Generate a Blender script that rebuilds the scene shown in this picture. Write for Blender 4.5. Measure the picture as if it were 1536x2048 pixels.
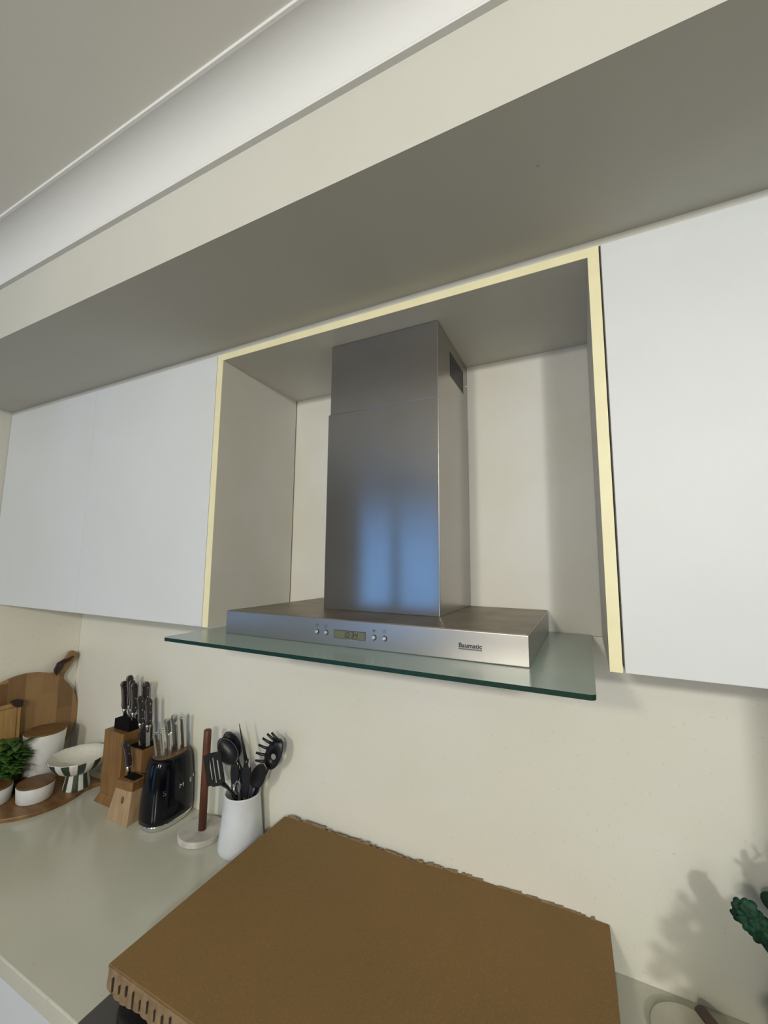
import bpy, bmesh, math, random
from mathutils import Vector, Matrix
PI = math.pi
S = bpy.context.scene
COL = S.collection
for o in list(bpy.data.objects):
    bpy.data.objects.remove(o)

# ------------------------------------------------------------------ camera
cam_d = bpy.data.cameras.new('camera')
cam = bpy.data.objects.new('camera', cam_d)
COL.objects.link(cam)
Rv = Vector((0.89885776, 0.43814378, 0.00920582))
Uv = Vector((0.04392228, -0.11096795, 0.99285293))
Fv = Vector((-0.43603389, 0.89202923, 0.11898868))
M4 = Matrix.Identity(4)
for i in range(3):
    M4[i][0] = Rv[i]; M4[i][1] = Uv[i]; M4[i][2] = -Fv[i]
M4[0][3], M4[1][3], M4[2][3] = 0.35329, -1.2054, 0.9366
cam.matrix_world = M4
cam_d.sensor_fit = 'VERTICAL'
cam_d.sensor_height = 36.0
cam_d.lens = 36.0 * 819.6 / 2048
cam_d.clip_start = 0.02
S.camera = cam
S.view_settings.view_transform = 'Standard'
S.view_settings.look = 'None'
S.view_settings.exposure = 0.13
S.view_settings.gamma = 1.0
S.view_settings.use_curve_mapping = False

# ------------------------------------------------------------------ world and lights
w = bpy.data.worlds.new('world'); S.world = w; w.use_nodes = True
w.node_tree.nodes['Background'].inputs[0].default_value = (0.62, 0.78, 1.0, 1)
w.node_tree.nodes['Background'].inputs[1].default_value = 0.35

def area(name, loc, target, sx, sy, power, col, spread=PI):
    d = bpy.data.lights.new(name, 'AREA'); d.shape = 'RECTANGLE'
    d.size = sx; d.size_y = sy; d.energy = power; d.color = col; d.spread = spread
    o = bpy.data.objects.new(name, d); COL.objects.link(o)
    o.location = loc
    o.rotation_euler = (Vector(target) - Vector(loc)).to_track_quat('-Z', 'Y').to_euler()
    return o
# daylight (door, left) and added soft fill (centre, right) at the far wall (y = -3.5)
area('fill_centre', (-0.15, -3.46, 1.20), (-0.15, 0, 1.0), 0.42, 0.9, 11, (1.0, 0.94, 0.82))  # warm soft fill, added beside the left wall lamp
area('fill_right', (1.25, -3.46, 1.20), (0.6, 0, 0.9), 0.32, 0.9, 12, (0.96, 0.97, 0.94))  # soft fill added on the right
area('daylight_door', (-1.45, -3.46, 0.38), (-1.45, 0, 0.3), 0.96, 2.1, 7.0, (0.10, 0.40, 1.0))
area('daylight_left', (-3.45, -3.46, 0.30), (-3.0, 0, 0.3), 0.70, 1.7, 4.5, (0.25, 0.52, 1.0))
# two small wall lamps high on the far wall (their fixtures are built with the room)
area('wall_lamp_light', (-0.22, -3.44, 1.64), (-0.2, 0, 0.9), 0.17, 0.12, 16, (1.0, 0.95, 0.84))
area('wall_lamp_light', (1.38, -3.44, 1.64), (0.6, 0, 0.9), 0.17, 0.12, 33, (0.97, 0.97, 0.93))

# ------------------------------------------------------------------ materials
def new_mat(name):
    m = bpy.data.materials.new(name); m.use_nodes = True
    return m, m.node_tree.nodes, m.node_tree.links, m.node_tree.nodes['Principled BSDF']

def mat(name, col, rough=0.5, metal=0.0, col2=None, scale=8.0, bump=0.0, bscale=60.0,
        stretch=(1, 1, 1), lo=0.35, hi=0.65, spec=0.5, coat=0.0, detail=4.0, trans=0.0, sss=0.0):
    m, N, L, b = new_mat(name)
    b.inputs['Base Color'].default_value = (*col, 1)
    b.inputs['Roughness'].default_value = rough
    b.inputs['Metallic'].default_value = metal
    b.inputs['Specular IOR Level'].default_value = spec
    b.inputs['Coat Weight'].default_value = coat
    b.inputs['Coat Roughness'].default_value = 0.05
    b.inputs['Transmission Weight'].default_value = trans
    tc = N.new('ShaderNodeTexCoord'); mp = N.new('ShaderNodeMapping')
    L.new(tc.outputs['Object'], mp.inputs['Vector']); mp.inputs['Scale'].default_value = stretch
    if col2:
        n = N.new('ShaderNodeTexNoise'); n.inputs['Scale'].default_value = scale
        n.inputs['Detail'].default_value = detail
        L.new(mp.outputs['Vector'], n.inputs['Vector'])
        r = N.new('ShaderNodeValToRGB')
        r.color_ramp.elements[0].position = lo; r.color_ramp.elements[1].position = hi
        r.color_ramp.elements[0].color = (*col, 1); r.color_ramp.elements[1].color = (*col2, 1)
        L.new(n.outputs['Fac'], r.inputs['Fac']); L.new(r.outputs['Color'], b.inputs['Base Color'])
    if bump:
        n2 = N.new('ShaderNodeTexNoise'); n2.inputs['Scale'].default_value = bscale
        n2.inputs['Detail'].default_value = 3
        L.new(mp.outputs['Vector'], n2.inputs['Vector'])
        bp = N.new('ShaderNodeBump'); bp.inputs['Strength'].default_value = bump
        bp.inputs['Distance'].default_value = 0.002
        L.new(n2.outputs['Fac'], bp.inputs['Height']); L.new(bp.outputs['Normal'], b.inputs['Normal'])
    return m

M = {}
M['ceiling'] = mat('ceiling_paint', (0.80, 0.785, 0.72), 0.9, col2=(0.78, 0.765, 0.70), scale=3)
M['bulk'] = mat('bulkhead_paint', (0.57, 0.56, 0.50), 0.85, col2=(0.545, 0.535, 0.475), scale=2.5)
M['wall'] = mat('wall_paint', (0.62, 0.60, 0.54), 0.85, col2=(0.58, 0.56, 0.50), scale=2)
M['door'] = mat('white_laminate', (0.69, 0.71, 0.72), 0.45, col2=(0.665, 0.685, 0.685), scale=3, bump=0.05, bscale=250)
M['carcass'] = mat('grey_white_board', (0.66, 0.65, 0.60), 0.5, col2=(0.62, 0.60, 0.53), scale=4)
M['edge'] = mat('cream_edging', (0.86, 0.80, 0.52), 0.45, col2=(0.82, 0.76, 0.48), scale=20)
M['gap'] = mat('dark_gap', (0.05, 0.04, 0.03), 0.9)
M['dark_plastic'] = mat('black_plastic', (0.012, 0.012, 0.013), 0.42)
M['insert'] = mat('knife_block_insert', (0.005, 0.005, 0.005), 0.8, spec=0.15)
M['nylon'] = mat('black_nylon', (0.010, 0.010, 0.012), 0.38, bump=0.1, bscale=80)
M['gloss_black'] = mat('glossy_dark_blue_black', (0.0025, 0.003, 0.006), 0.12, spec=0.35)
M['chrome'] = mat('chrome', (0.78, 0.79, 0.80), 0.10, 1.0)
M['satin'] = mat('satin_steel', (0.62, 0.62, 0.61), 0.25, 1.0)
M['btn'] = mat('button_steel', (0.85, 0.85, 0.84), 0.3, 0.9)
M['print'] = mat('black_print', (0.010, 0.010, 0.012), 0.6)
M['print_soft'] = mat('grey_print', (0.07, 0.07, 0.07), 0.6)
M['lcd'] = mat('lcd_green', (0.125, 0.13, 0.078), 0.25)
M['lcd_digit'] = mat('lcd_segment', (0.006, 0.007, 0.004), 0.4)
M['handle_brown'] = mat('dark_brown_resin', (0.022, 0.016, 0.016), 0.42, col2=(0.035, 0.026, 0.024), scale=40)
M['ceramic'] = mat('white_ceramic', (0.76, 0.76, 0.73), 0.35, col2=(0.70, 0.70, 0.67), scale=14)
M['crock'] = mat('textured_white_ceramic', (0.74, 0.76, 0.77), 0.42, col2=(0.68, 0.70, 0.71), scale=16, bump=0.7, bscale=26)
M['cream'] = mat('cream_speckled_ceramic', (0.72, 0.70, 0.62), 0.45, col2=(0.66, 0.63, 0.54), scale=90, lo=0.5, hi=0.7)
M['dish'] = mat('dull_cream_ceramic', (0.50, 0.48, 0.38), 0.4, col2=(0.46, 0.44, 0.35), scale=30)
M['green_glaze'] = mat('dark_green_glaze', (0.035, 0.055, 0.040), 0.35)
M['marble'] = mat('white_marble', (0.62, 0.60, 0.54), 0.35, col2=(0.42, 0.38, 0.33), scale=22, lo=0.45, hi=0.75)
M['wood_dark'] = mat('walnut', (0.17, 0.055, 0.028), 0.4, col2=(0.09, 0.03, 0.015), scale=12, stretch=(6, 6, 0.6))
M['wood_block'] = mat('acacia_block', (0.27, 0.145, 0.050), 0.45, col2=(0.20, 0.10, 0.032), scale=10, stretch=(5, 5, 0.8))
M['wood_pale'] = mat('pale_beech', (0.46, 0.32, 0.185), 0.5, col2=(0.38, 0.25, 0.13), scale=12, stretch=(6, 6, 0.8))
M['wood_lid'] = mat('lid_wood', (0.20, 0.105, 0.035), 0.5, col2=(0.14, 0.070, 0.022), scale=10, stretch=(0.8, 6, 1))
M['wood_mid'] = mat('serving_board_wood', (0.28, 0.15, 0.05), 0.42, col2=(0.16, 0.075, 0.025), scale=7, stretch=(1, 5, 1))
M['wood_bamboo'] = mat('bamboo_board_wood', (0.42, 0.26, 0.10), 0.5, col2=(0.35, 0.20, 0.07), scale=12, stretch=(5, 5, .7))
M['leather'] = mat('dark_leather', (0.030, 0.012, 0.008), 0.6)
M['leaf'] = mat('herb_leaf', (0.06, 0.15, 0.020), 0.5, col2=(0.035, 0.10, 0.014), scale=30)
M['leaf_blue'] = mat('blue_green_leaf', (0.006, 0.030, 0.016), 0.6, col2=(0.014, 0.065, 0.030), scale=60, spec=0.25)
M['stem'] = mat('green_stem', (0.025, 0.06, 0.015), 0.6)
M['soil'] = mat('soil', (0.02, 0.014, 0.01), 0.95)
M['iron'] = mat('cast_iron', (0.008, 0.008, 0.009), 0.55, bump=0.3, bscale=120)
M['cooker_top'] = mat('dark_enamel', (0.085, 0.082, 0.074), 0.35)
M['floor'] = mat('floor_boards', (0.30, 0.25, 0.19), 0.45, col2=(0.22, 0.18, 0.13), scale=3, stretch=(0.7, 6, 1))
M['frame'] = mat('window_frame_paint', (0.75, 0.74, 0.70), 0.5)
M['rust'] = mat('dark_red_brown_wood', (0.075, 0.014, 0.010), 0.35, col2=(0.045, 0.010, 0.007), scale=20)

def quartz(name, base, fleck, rough):
    m, N, L, b = new_mat(name)
    tc = N.new('ShaderNodeTexCoord')
    n = N.new('ShaderNodeTexNoise'); n.inputs['Scale'].default_value = 2.6; n.inputs['Detail'].default_value = 3
    r = N.new('ShaderNodeValToRGB')
    r.color_ramp.elements[0].position = 0.35; r.color_ramp.elements[1].position = 0.7
    r.color_ramp.elements[0].color = (*base, 1)
    r.color_ramp.elements[1].color = (base[0]*.94, base[1]*.95, base[2]*.9, 1)
    n2 = N.new('ShaderNodeTexNoise'); n2.inputs['Scale'].default_value = 110; n2.inputs['Detail'].default_value = 2
    r2 = N.new('ShaderNodeValToRGB')
    r2.color_ramp.elements[0].position = 0.66; r2.color_ramp.elements[1].position = 0.74
    mx = N.new('ShaderNodeMix'); mx.data_type = 'RGBA'
    mx.inputs[7].default_value = (*fleck, 1)
    L.new(tc.outputs['Object'], n.inputs['Vector']); L.new(tc.outputs['Object'], n2.inputs['Vector'])
    L.new(n.outputs['Fac'], r.inputs['Fac']); L.new(n2.outputs['Fac'], r2.inputs['Fac'])
    L.new(r.outputs['Color'], mx.inputs[6]); L.new(r2.outputs['Color'], mx.inputs[0])
    L.new(mx.outputs[2], b.inputs['Base Color'])
    b.inputs['Roughness'].default_value = rough
    return m
M['splash'] = quartz('splashback_stone', (0.83, 0.805, 0.71), (0.72, 0.69, 0.58), 0.32)
M['counter'] = quartz('counter_quartz', (0.60, 0.59, 0.50), (0.52, 0.51, 0.42), 0.14)

def specks(m, scale, lo):
    N, L = m.node_tree.nodes, m.node_tree.links; b = N['Principled BSDF']
    src = b.inputs['Base Color'].links[0].from_socket
    tc = N.new('ShaderNodeTexCoord'); v = N.new('ShaderNodeTexVoronoi'); v.inputs['Scale'].default_value = scale
    v.inputs['Randomness'].default_value = 1.0
    cr = N.new('ShaderNodeValToRGB'); cr.color_ramp.elements[0].position = .018; cr.color_ramp.elements[1].position = .030
    cr.color_ramp.elements[0].color = (1, 1, 1, 1); cr.color_ramp.elements[1].color = (0, 0, 0, 1)
    n = N.new('ShaderNodeTexNoise'); n.inputs['Scale'].default_value = 1.7
    c2 = N.new('ShaderNodeValToRGB'); c2.color_ramp.elements[0].position = lo; c2.color_ramp.elements[1].position = lo+.02
    mu = N.new('ShaderNodeMath'); mu.operation = 'MULTIPLY'
    mx = N.new('ShaderNodeMix'); mx.data_type = 'RGBA'; mx.inputs[7].default_value = (.16, .14, .11, 1)
    L.new(tc.outputs['Object'], v.inputs['Vector']); L.new(tc.outputs['Object'], n.inputs['Vector'])
    L.new(v.outputs['Distance'], cr.inputs['Fac']); L.new(n.outputs['Fac'], c2.inputs['Fac'])
    L.new(cr.outputs['Color'], mu.inputs[0]); L.new(c2.outputs['Color'], mu.inputs[1])
    L.new(mu.outputs[0], mx.inputs[0]); L.new(src, mx.inputs[6]); L.new(mx.outputs[2], b.inputs['Base Color'])
specks(M['bulk'], 9, .50)

def steel(name, base, rough, aniso, vertical=True, dirt=0.0):
    m, N, L, b = new_mat(name)
    b.inputs['Metallic'].default_value = 0.88
    tc = N.new('ShaderNodeTexCoord'); mp = N.new('ShaderNodeMapping')
    mp.inputs['Scale'].default_value = (2, 2, 40)
    L.new(tc.outputs['Object'], mp.inputs['Vector'])
    n = N.new('ShaderNodeTexNoise'); n.inputs['Scale'].default_value = 6; n.inputs['Detail'].default_value = 4
    L.new(mp.outputs['Vector'], n.inputs['Vector'])
    mr = N.new('ShaderNodeMapRange'); mr.inputs['To Min'].default_value = rough * 0.97; mr.inputs['To Max'].default_value = rough * 1.04
    L.new(n.outputs['Fac'], mr.inputs['Value']); L.new(mr.outputs['Result'], b.inputs['Roughness'])
    n3 = N.new('ShaderNodeTexNoise'); n3.inputs['Scale'].default_value = 9; n3.inputs['Detail'].default_value = 5
    L.new(tc.outputs['Object'], n3.inputs['Vector'])
    r = N.new('ShaderNodeValToRGB'); r.color_ramp.elements[0].position = 0.35; r.color_ramp.elements[1].position = 0.75
    r.color_ramp.elements[0].color = (*base, 1)
    k = 1 - dirt
    r.color_ramp.elements[1].color = (base[0]*k, base[1]*k*(1-dirt*.1), base[2]*k*(1-dirt*.25), 1)
    L.new(n3.outputs['Fac'], r.inputs['Fac']); L.new(r.outputs['Color'], b.inputs['Base Color'])
    b.inputs['Anisotropic'].default_value = aniso
    t = N.new('ShaderNodeTangent'); t.direction_type = 'RADIAL'; t.axis = 'Z'
    L.new(t.outputs['Tangent'], b.inputs['Tangent'])
    b.inputs['Anisotropic Rotation'].default_value = 0.25 if vertical else 0.0
    return m
M['steel'] = steel('brushed_steel', (0.37, 0.355, 0.335), 0.17, 0.90, True, 0.08)
M['steel_body'] = steel('brushed_steel_body', (0.42, 0.41, 0.39), 0.36, 0.5, True, 0.05)
M['steel_top'] = mat('greasy_steel_top', (0.30, 0.26, 0.20), 0.42, 0.9, col2=(0.20, 0.165, 0.12), scale=14, lo=.3, hi=.7)

def glass_mat():
    m, N, L, b = new_mat('green_float_glass')
    b.inputs['Base Color'].default_value = (0.50, 0.62, 0.56, 1)
    b.inputs['Transmission Weight'].default_value = 0.55
    b.inputs['Roughness'].default_value = 0.22
    b.inputs['IOR'].default_value = 1.5
    return m
M['glass'] = glass_mat()
M['glass_edge'] = mat('green_glass_edge', (0.006, 0.030, 0.020), 0.35, spec=0.3)
def clear_mat():
    m, N, L, b = new_mat('clear_glass')
    b.inputs['Base Color'].default_value = (0.93, 0.96, 0.95, 1)
    b.inputs['Transmission Weight'].default_value = 1.0
    b.inputs['Roughness'].default_value = 0.02
    b.inputs['IOR'].default_value = 1.45
    return m
M['clear'] = clear_mat()

def cardboard_mat():
    m, N, L, b = new_mat('brown_cardboard')
    tc = N.new('ShaderNodeTexCoord')
    n = N.new('ShaderNodeTexNoise'); n.inputs['Scale'].default_value = 3.0; n.inputs['Detail'].default_value = 3
    r = N.new('ShaderNodeValToRGB'); r.color_ramp.elements[0].position = .3; r.color_ramp.elements[1].position = .7
    r.color_ramp.elements[0].color = (0.235, 0.135, 0.042, 1); r.color_ramp.elements[1].color = (0.205, 0.122, 0.040, 1)
    L.new(tc.outputs['Object'], n.inputs['Vector']); L.new(n.outputs['Fac'], r.inputs['Fac'])
    n2 = N.new('ShaderNodeTexNoise'); n2.inputs['Scale'].default_value = 320
    mx = N.new('ShaderNodeMix'); mx.data_type = 'RGBA'; mx.inputs[7].default_value = (0.27, 0.165, 0.06, 1)
    r2 = N.new('ShaderNodeValToRGB'); r2.color_ramp.elements[0].position = .5; r2.color_ramp.elements[1].position = .8
    L.new(tc.outputs['Object'], n2.inputs['Vector']); L.new(n2.outputs['Fac'], r2.inputs['Fac'])
    L.new(r2.outputs['Color'], mx.inputs[0]); L.new(r.outputs['Color'], mx.inputs[6])
    L.new(mx.outputs[2], b.inputs['Base Color'])
    b.inputs['Roughness'].default_value = 0.8
    wv = N.new('ShaderNodeTexWave'); wv.inputs['Scale'].default_value = 45; wv.inputs['Distortion'].default_value = 0.3
    L.new(tc.outputs['Object'], wv.inputs['Vector'])
    bp = N.new('ShaderNodeBump'); bp.inputs['Strength'].default_value = 0.06; bp.inputs['Distance'].default_value = 0.001
    L.new(wv.outputs['Fac'], bp.inputs['Height']); L.new(bp.outputs['Normal'], b.inputs['Normal'])
    return m
M['card'] = cardboard_mat()
M['card_core'] = mat('cardboard_core', (0.27, 0.185, 0.10), 0.85, col2=(0.20, 0.13, 0.065), scale=60)

def plank_mat():
    # round board made of staves of different tone
    m, N, L, b = new_mat('stave_board_wood')
    tc = N.new('ShaderNodeTexCoord'); mp = N.new('ShaderNodeMapping')
    mp.inputs['Rotation'].default_value = (0.0, 0, 0)
    L.new(tc.outputs['Object'], mp.inputs['Vector'])
    br = N.new('ShaderNodeTexBrick'); br.inputs['Scale'].default_value = 1.0
    br.inputs['Mortar Size'].default_value = 0.0; br.inputs['Brick Width'].default_value = 0.16
    br.inputs['Row Height'].default_value = 0.062
    br.inputs['Color1'].default_value = (0.40, 0.24, 0.10, 1); br.inputs['Color2'].default_value = (0.21, 0.11, 0.042, 1)
    sx = N.new('ShaderNodeSeparateXYZ'); cx = N.new('ShaderNodeCombineXYZ')
    L.new(mp.outputs['Vector'], sx.inputs[0])
    L.new(sx.outputs['Z'], cx.inputs['X']); L.new(sx.outputs['Y'], cx.inputs['Y'])
    L.new(cx.outputs[0], br.inputs['Vector'])
    n = N.new('ShaderNodeTexNoise'); n.inputs['Scale'].default_value = 14
    mp2 = N.new('ShaderNodeMapping'); mp2.inputs['Scale'].default_value = (1, 5, .8)
    L.new(tc.outputs['Object'], mp2.inputs['Vector']); L.new(mp2.outputs['Vector'], n.inputs['Vector'])
    mx = N.new('ShaderNodeMix'); mx.data_type = 'RGBA'; mx.blend_type = 'MULTIPLY'
    mx.inputs[0].default_value = 0.35
    L.new(br.outputs['Color'], mx.inputs[6]); L.new(n.outputs['Color'], mx.inputs[7])
    L.new(mx.outputs[2], b.inputs['Base Color']); b.inputs['Roughness'].default_value = 0.5
    return m
M['staves'] = plank_mat()

# ------------------------------------------------------------------ mesh helpers
def link(name, bm, m, parent=None, smooth=False, mats=None, bevel=0.0, seg=2):
    bmesh.ops.recalc_face_normals(bm, faces=bm.faces)
    me = bpy.data.meshes.new(name); bm.to_mesh(me); bm.free()
    for x in (mats or [m]): me.materials.append(x)
    if smooth:
        for p in me.polygons: p.use_smooth = True
    o = bpy.data.objects.new(name, me); COL.objects.link(o)
    if parent: o.parent = parent
    if bevel:
        b = o.modifiers.new('bevel', 'BEVEL'); b.width = bevel; b.segments = seg; b.limit_method = 'ANGLE'
        b.angle_limit = math.radians(40)
    return o

def BM(): return bmesh.new()

def box(bm, x0, x1, y0, y1, z0, z1):
    v = [bm.verts.new(p) for p in ((x0,y0,z0),(x1,y0,z0),(x1,y1,z0),(x0,y1,z0),(x0,y0,z1),(x1,y0,z1),(x1,y1,z1),(x0,y1,z1))]
    for f in ((0,3,2,1),(4,5,6,7),(0,1,5,4),(1,2,6,5),(2,3,7,6),(3,0,4,7)):
        bm.faces.new([v[i] for i in f])
    return v

def hexa(bm, base, top):
    v = [bm.verts.new(p) for p in list(base) + list(top)]
    n = len(base)
    bm.faces.new([v[i] for i in reversed(range(n))]); bm.faces.new([v[n+i] for i in range(n)])
    for i in range(n):
        bm.faces.new([v[i], v[(i+1) % n], v[n+(i+1) % n], v[n+i]])

def lathe(bm, prof, seg=48, cx=0, cy=0, closed=False, ex=1.0, ey=1.0, mat_fn=None):
    rings = []
    for (r, z) in prof:
        if r < 1e-6:
            rings.append([bm.verts.new((cx, cy, z))])
        else:
            rings.append([bm.verts.new((cx + r*ex*math.cos(2*PI*i/seg), cy + r*ey*math.sin(2*PI*i/seg), z)) for i in range(seg)])
    for k in range(len(rings)-1):
        a, b = rings[k], rings[k+1]
        for i in range(seg):
            j = (i+1) % seg
            if len(a) == 1 and len(b) == 1: continue
            if len(a) == 1: f = bm.faces.new((a[0], b[j], b[i]))
            elif len(b) == 1: f = bm.faces.new((a[i], a[j], b[0]))
            else: f = bm.faces.new((a[i], a[j], b[j], b[i]))
            if mat_fn: f.material_index = mat_fn(k, i)
    return rings

def tube(bm, pts, radii, seg=12, flat=1.0, side=None):
    """round or flattened tube through pts; flat scales across 'side' axis"""
    pts = [Vector(p) for p in pts]
    if not hasattr(radii, '__len__'): radii = [radii]*len(pts)
    rings = []
    ref = Vector(side) if side else None
    for i, p in enumerate(pts):
        t = (pts[min(i+1, len(pts)-1)] - pts[max(i-1, 0)]).normalized()
        a = ref if ref else (Vector((0,0,1)) if abs(t.z) < .9 else Vector((0,1,0)))
        u = (a - t*a.dot(t)).normalized(); v = t.cross(u)
        rings.append([bm.verts.new(p + (u*math.cos(2*PI*k/seg)*radii[i]*flat + v*math.sin(2*PI*k/seg)*radii[i])) for k in range(seg)])
    for a, b in zip(rings, rings[1:]):
        for k in range(seg):
            bm.faces.new((a[k], a[(k+1) % seg], b[(k+1) % seg], b[k]))
    bm.faces.new(list(reversed(rings[0]))); bm.faces.new(rings[-1])

def slab(bm, pts2, o, u, v, n, th):
    """extrude 2D outline pts2 placed at o + a*u + b*v by thickness th along n"""
    o, u, v, n = Vector(o), Vector(u), Vector(v), Vector(n)
    a = [bm.verts.new(o + u*p[0] + v*p[1]) for p in pts2]
    b = [bm.verts.new(o + u*p[0] + v*p[1] + n*th) for p in pts2]
    bm.faces.new(list(reversed(a))); bm.faces.new(b)
    k = len(a)
    for i in range(k): bm.faces.new((a[i], a[(i+1) % k], b[(i+1) % k], b[i]))

def thing(name, label, cat, loc=(0, 0, 0), rot=(0, 0, 0), group=None):
    o = bpy.data.objects.new(name, None); COL.objects.link(o)
    o.location = loc; o.rotation_euler = rot; o.empty_display_size = 0.05
    return tag(o, label, cat, group)

def tag(o, label, cat, group=None, kind=None):
    o['label'] = label; o['category'] = cat
    if group: o['group'] = group
    if kind: o['kind'] = kind
    return o

def struct(name, bm, m, **k):
    o = link(name, bm, m, **k); o['kind'] = 'structure'; return o

def text_mesh(name, txt, size, m, parent, loc, rot, extrude=0.0003, offset=0.0, space=1.0, sx=1.0):
    c = bpy.data.curves.new(name, 'FONT'); c.body = txt; c.size = size; c.extrude = extrude
    c.offset = offset; c.space_character = space
    t = bpy.data.objects.new(name, c); COL.objects.link(t)
    bpy.context.view_layer.update()
    me = bpy.data.meshes.new_from_object(t.evaluated_get(bpy.context.evaluated_depsgraph_get()))
    bpy.data.objects.remove(t); bpy.data.curves.remove(c)
    me.materials.clear(); me.materials.append(m); me.name = name
    for p in me.polygons: p.material_index = 0
    o = bpy.data.objects.new(name, me); COL.objects.link(o)
    o.parent = parent; o.location = loc; o.rotation_euler = rot; o.scale = (sx, 1, 1)
    return o

# ------------------------------------------------------------------ room shell
XL = -1.878
D = 0.3638            # depth of the wall cabinets
ZS = 1.5699           # bulkhead soffit
YB = -0.686           # bulkhead face
ZC = 1.7345           # cornice starts
CE = 1.8245           # ceiling
FL = -0.90
RX0, RX1, RY = -4.6, 2.6, -3.5

bm = BM(); box(bm, RX0-.1, RX1+.1, RY-.1, .15, FL-.1, FL); struct('floor', bm, M['floor'])
bm = BM(); box(bm, RX0-.1, RX1+.1, RY-.1, .15, CE, CE+.1); struct('ceiling', bm, M['ceiling'])
bm = BM(); box(bm, RX0-.1, RX1+.1, 0.0, .12, FL, CE); struct('wall_back', bm, M['wall'])
bm = BM(); box(bm, XL-.1, XL, -1.0, 0.0, FL, CE); struct('wall_left', bm, M['wall'])
bm = BM(); box(bm, RX0-.1, RX0, RY-.1, 0, FL, CE); struct('wall_far_left', bm, M['wall'])
bm = BM(); box(bm, RX1, RX1+.1, RY-.1, 0, FL, CE); struct('wall_right', bm, M['wall'])
# far wall with four glazed openings
openings = [(-3.80, -3.10, -0.60, 1.20), (-1.96, -0.94, -0.88, 1.50), (-0.34, 0.04, 0.85, 1.65), (1.08, 1.42, 0.85, 1.65)]
bm = BM()
xs = RX0
for (a, b, z0, z1) in openings:
    box(bm, xs, a, RY-.1, RY, FL, CE)
    box(bm, a, b, RY-.1, RY, FL, z0); box(bm, a, b, RY-.1, RY, z1, CE)
    xs = b
box(bm, xs, RX1, RY-.1, RY, FL, CE)
struct('wall_front', bm, M['wall'])
for i, (a, b, z0, z1) in enumerate(openings):
    bm = BM(); t = .03
    for q in ((a, a+t, z0, z1), (b-t, b, z0, z1), (a, b, z0, z0+t), (a, b, z1-t, z1)):
        box(bm, q[0], q[1], RY-.08, RY-.05, q[2], q[3])
    struct('window_%d' % (i+1), bm, M['frame'])
for k_, xx in enumerate((-.22, 1.38)):
    t = thing('wall_lamp', 'small square wall lamp high on the far wall, %s of the two' % ('left' if k_ == 0 else 'right'), 'lamp', (xx, RY, 1.64))
    bm = BM(); box(bm, -.10, .10, .0005, .045, -.075, .075); link('lamp_housing', bm, M['frame'], t, bevel=.004)
# dark curtain edge hanging between the two leaves of the garden door
bm = BM()
pts = [(-1.47 + .012*math.sin(k*1.3), RY+.10, -0.80 + k*.21) for k in range(11)]
tube(bm, pts, [.05, .055, .05, .045, .05, .055, .05, .045, .05, .05, .05], 14)
tag(link('curtain', bm, mat('curtain_cloth', (0.10, 0.09, 0.08), 0.9), smooth=True),
    'dark gathered curtain hanging in front of the garden door', 'curtain')

# bulkhead (boxed section over the cabinets)
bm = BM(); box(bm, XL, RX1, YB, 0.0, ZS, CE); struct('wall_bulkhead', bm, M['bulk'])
# cove cornice: lip, concave cove, lip at ceiling
bm = BM()
prof = [(0, 0), (-.011, 0), (-.011, .006)]
for k in range(0, 33):
    a = k/32*PI/2
    # concave quarter: centre at the room side bottom
    prof.append((-.0112 - .0740*(1-math.cos(a)), .0061 + .0760*math.sin(a)))
prof += [(-.090, .083), (-.090, .090), (0, .090)]
vs = []
for X in (XL, RX1):
    vs.append([bm.verts.new((X, YB + p[0], ZC + p[1])) for p in prof])
n = len(prof)
for i in range(n):
    bm.faces.new((vs[0][i], vs[0][(i+1) % n], vs[1][(i+1) % n], vs[1][i]))
bm.faces.new(vs[0]); bm.faces.new(list(reversed(vs[1])))
struct('trim_1', bm, mat('cornice_paint', (0.70, 0.70, 0.68), 0.7))

# splashback stone slab (sits on the wall between counter and cabinets)
bm = BM(); box(bm, XL+.0005, .798, -0.010, -.0004, 0.0002, 0.752)
tag(link('splashback', bm, M['splash'], bevel=.001), 'pale speckled stone splashback between the worktop and wall cabinets', 'splashback')
bm = BM(); box(bm, XL, XL+.010, -0.60, -0.0105, 0.0, 0.7465)
tag(link('splashback', bm, M['splash'], bevel=.001), 'pale stone splashback strip on the side wall left of the corner', 'splashback')

# ------------------------------------------------------------------ worktops and base units
bm = BM(); box(bm, XL+.001, -0.614, -0.623, -0.0005, -0.040, 0.0)
tag(link('worktop', bm, M['counter'], bevel=.003), 'glossy greenish beige stone worktop left of the cooker', 'worktop')
bm = BM(); box(bm, 0.373, 0.795, -0.623, -0.0005, -0.040, 0.0)
tag(link('worktop', bm, M['counter'], bevel=.003), 'glossy greenish beige stone worktop right of the cardboard sheet', 'worktop')

def base_unit(x0, x1, label, nd):
    t = thing('base_cabinet', label, 'cabinet', (x0, 0, FL))
    L_ = x1-x0; H = -0.0405-FL
    bm = BM(); box(bm, 0, L_, -.575, -.012, .10, H); box(bm, 0, L_, -.53, -.012, 0, .10)
    link('carcass', bm, M['carcass'], t)
    wd = L_/nd
    for k in range(nd):
        bm = BM(); box(bm, k*wd+.0015, (k+1)*wd-.0015, -.595, -.577, .105, H-.004)
        link('door', bm, M['door'], t, bevel=.0015)
base_unit(XL+.002, -0.616, 'white base cabinet under the worktop left of the cooker', 2)
base_unit(0.388, 0.793, 'white base cabinet under the worktop right of the cooker', 1)

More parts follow.
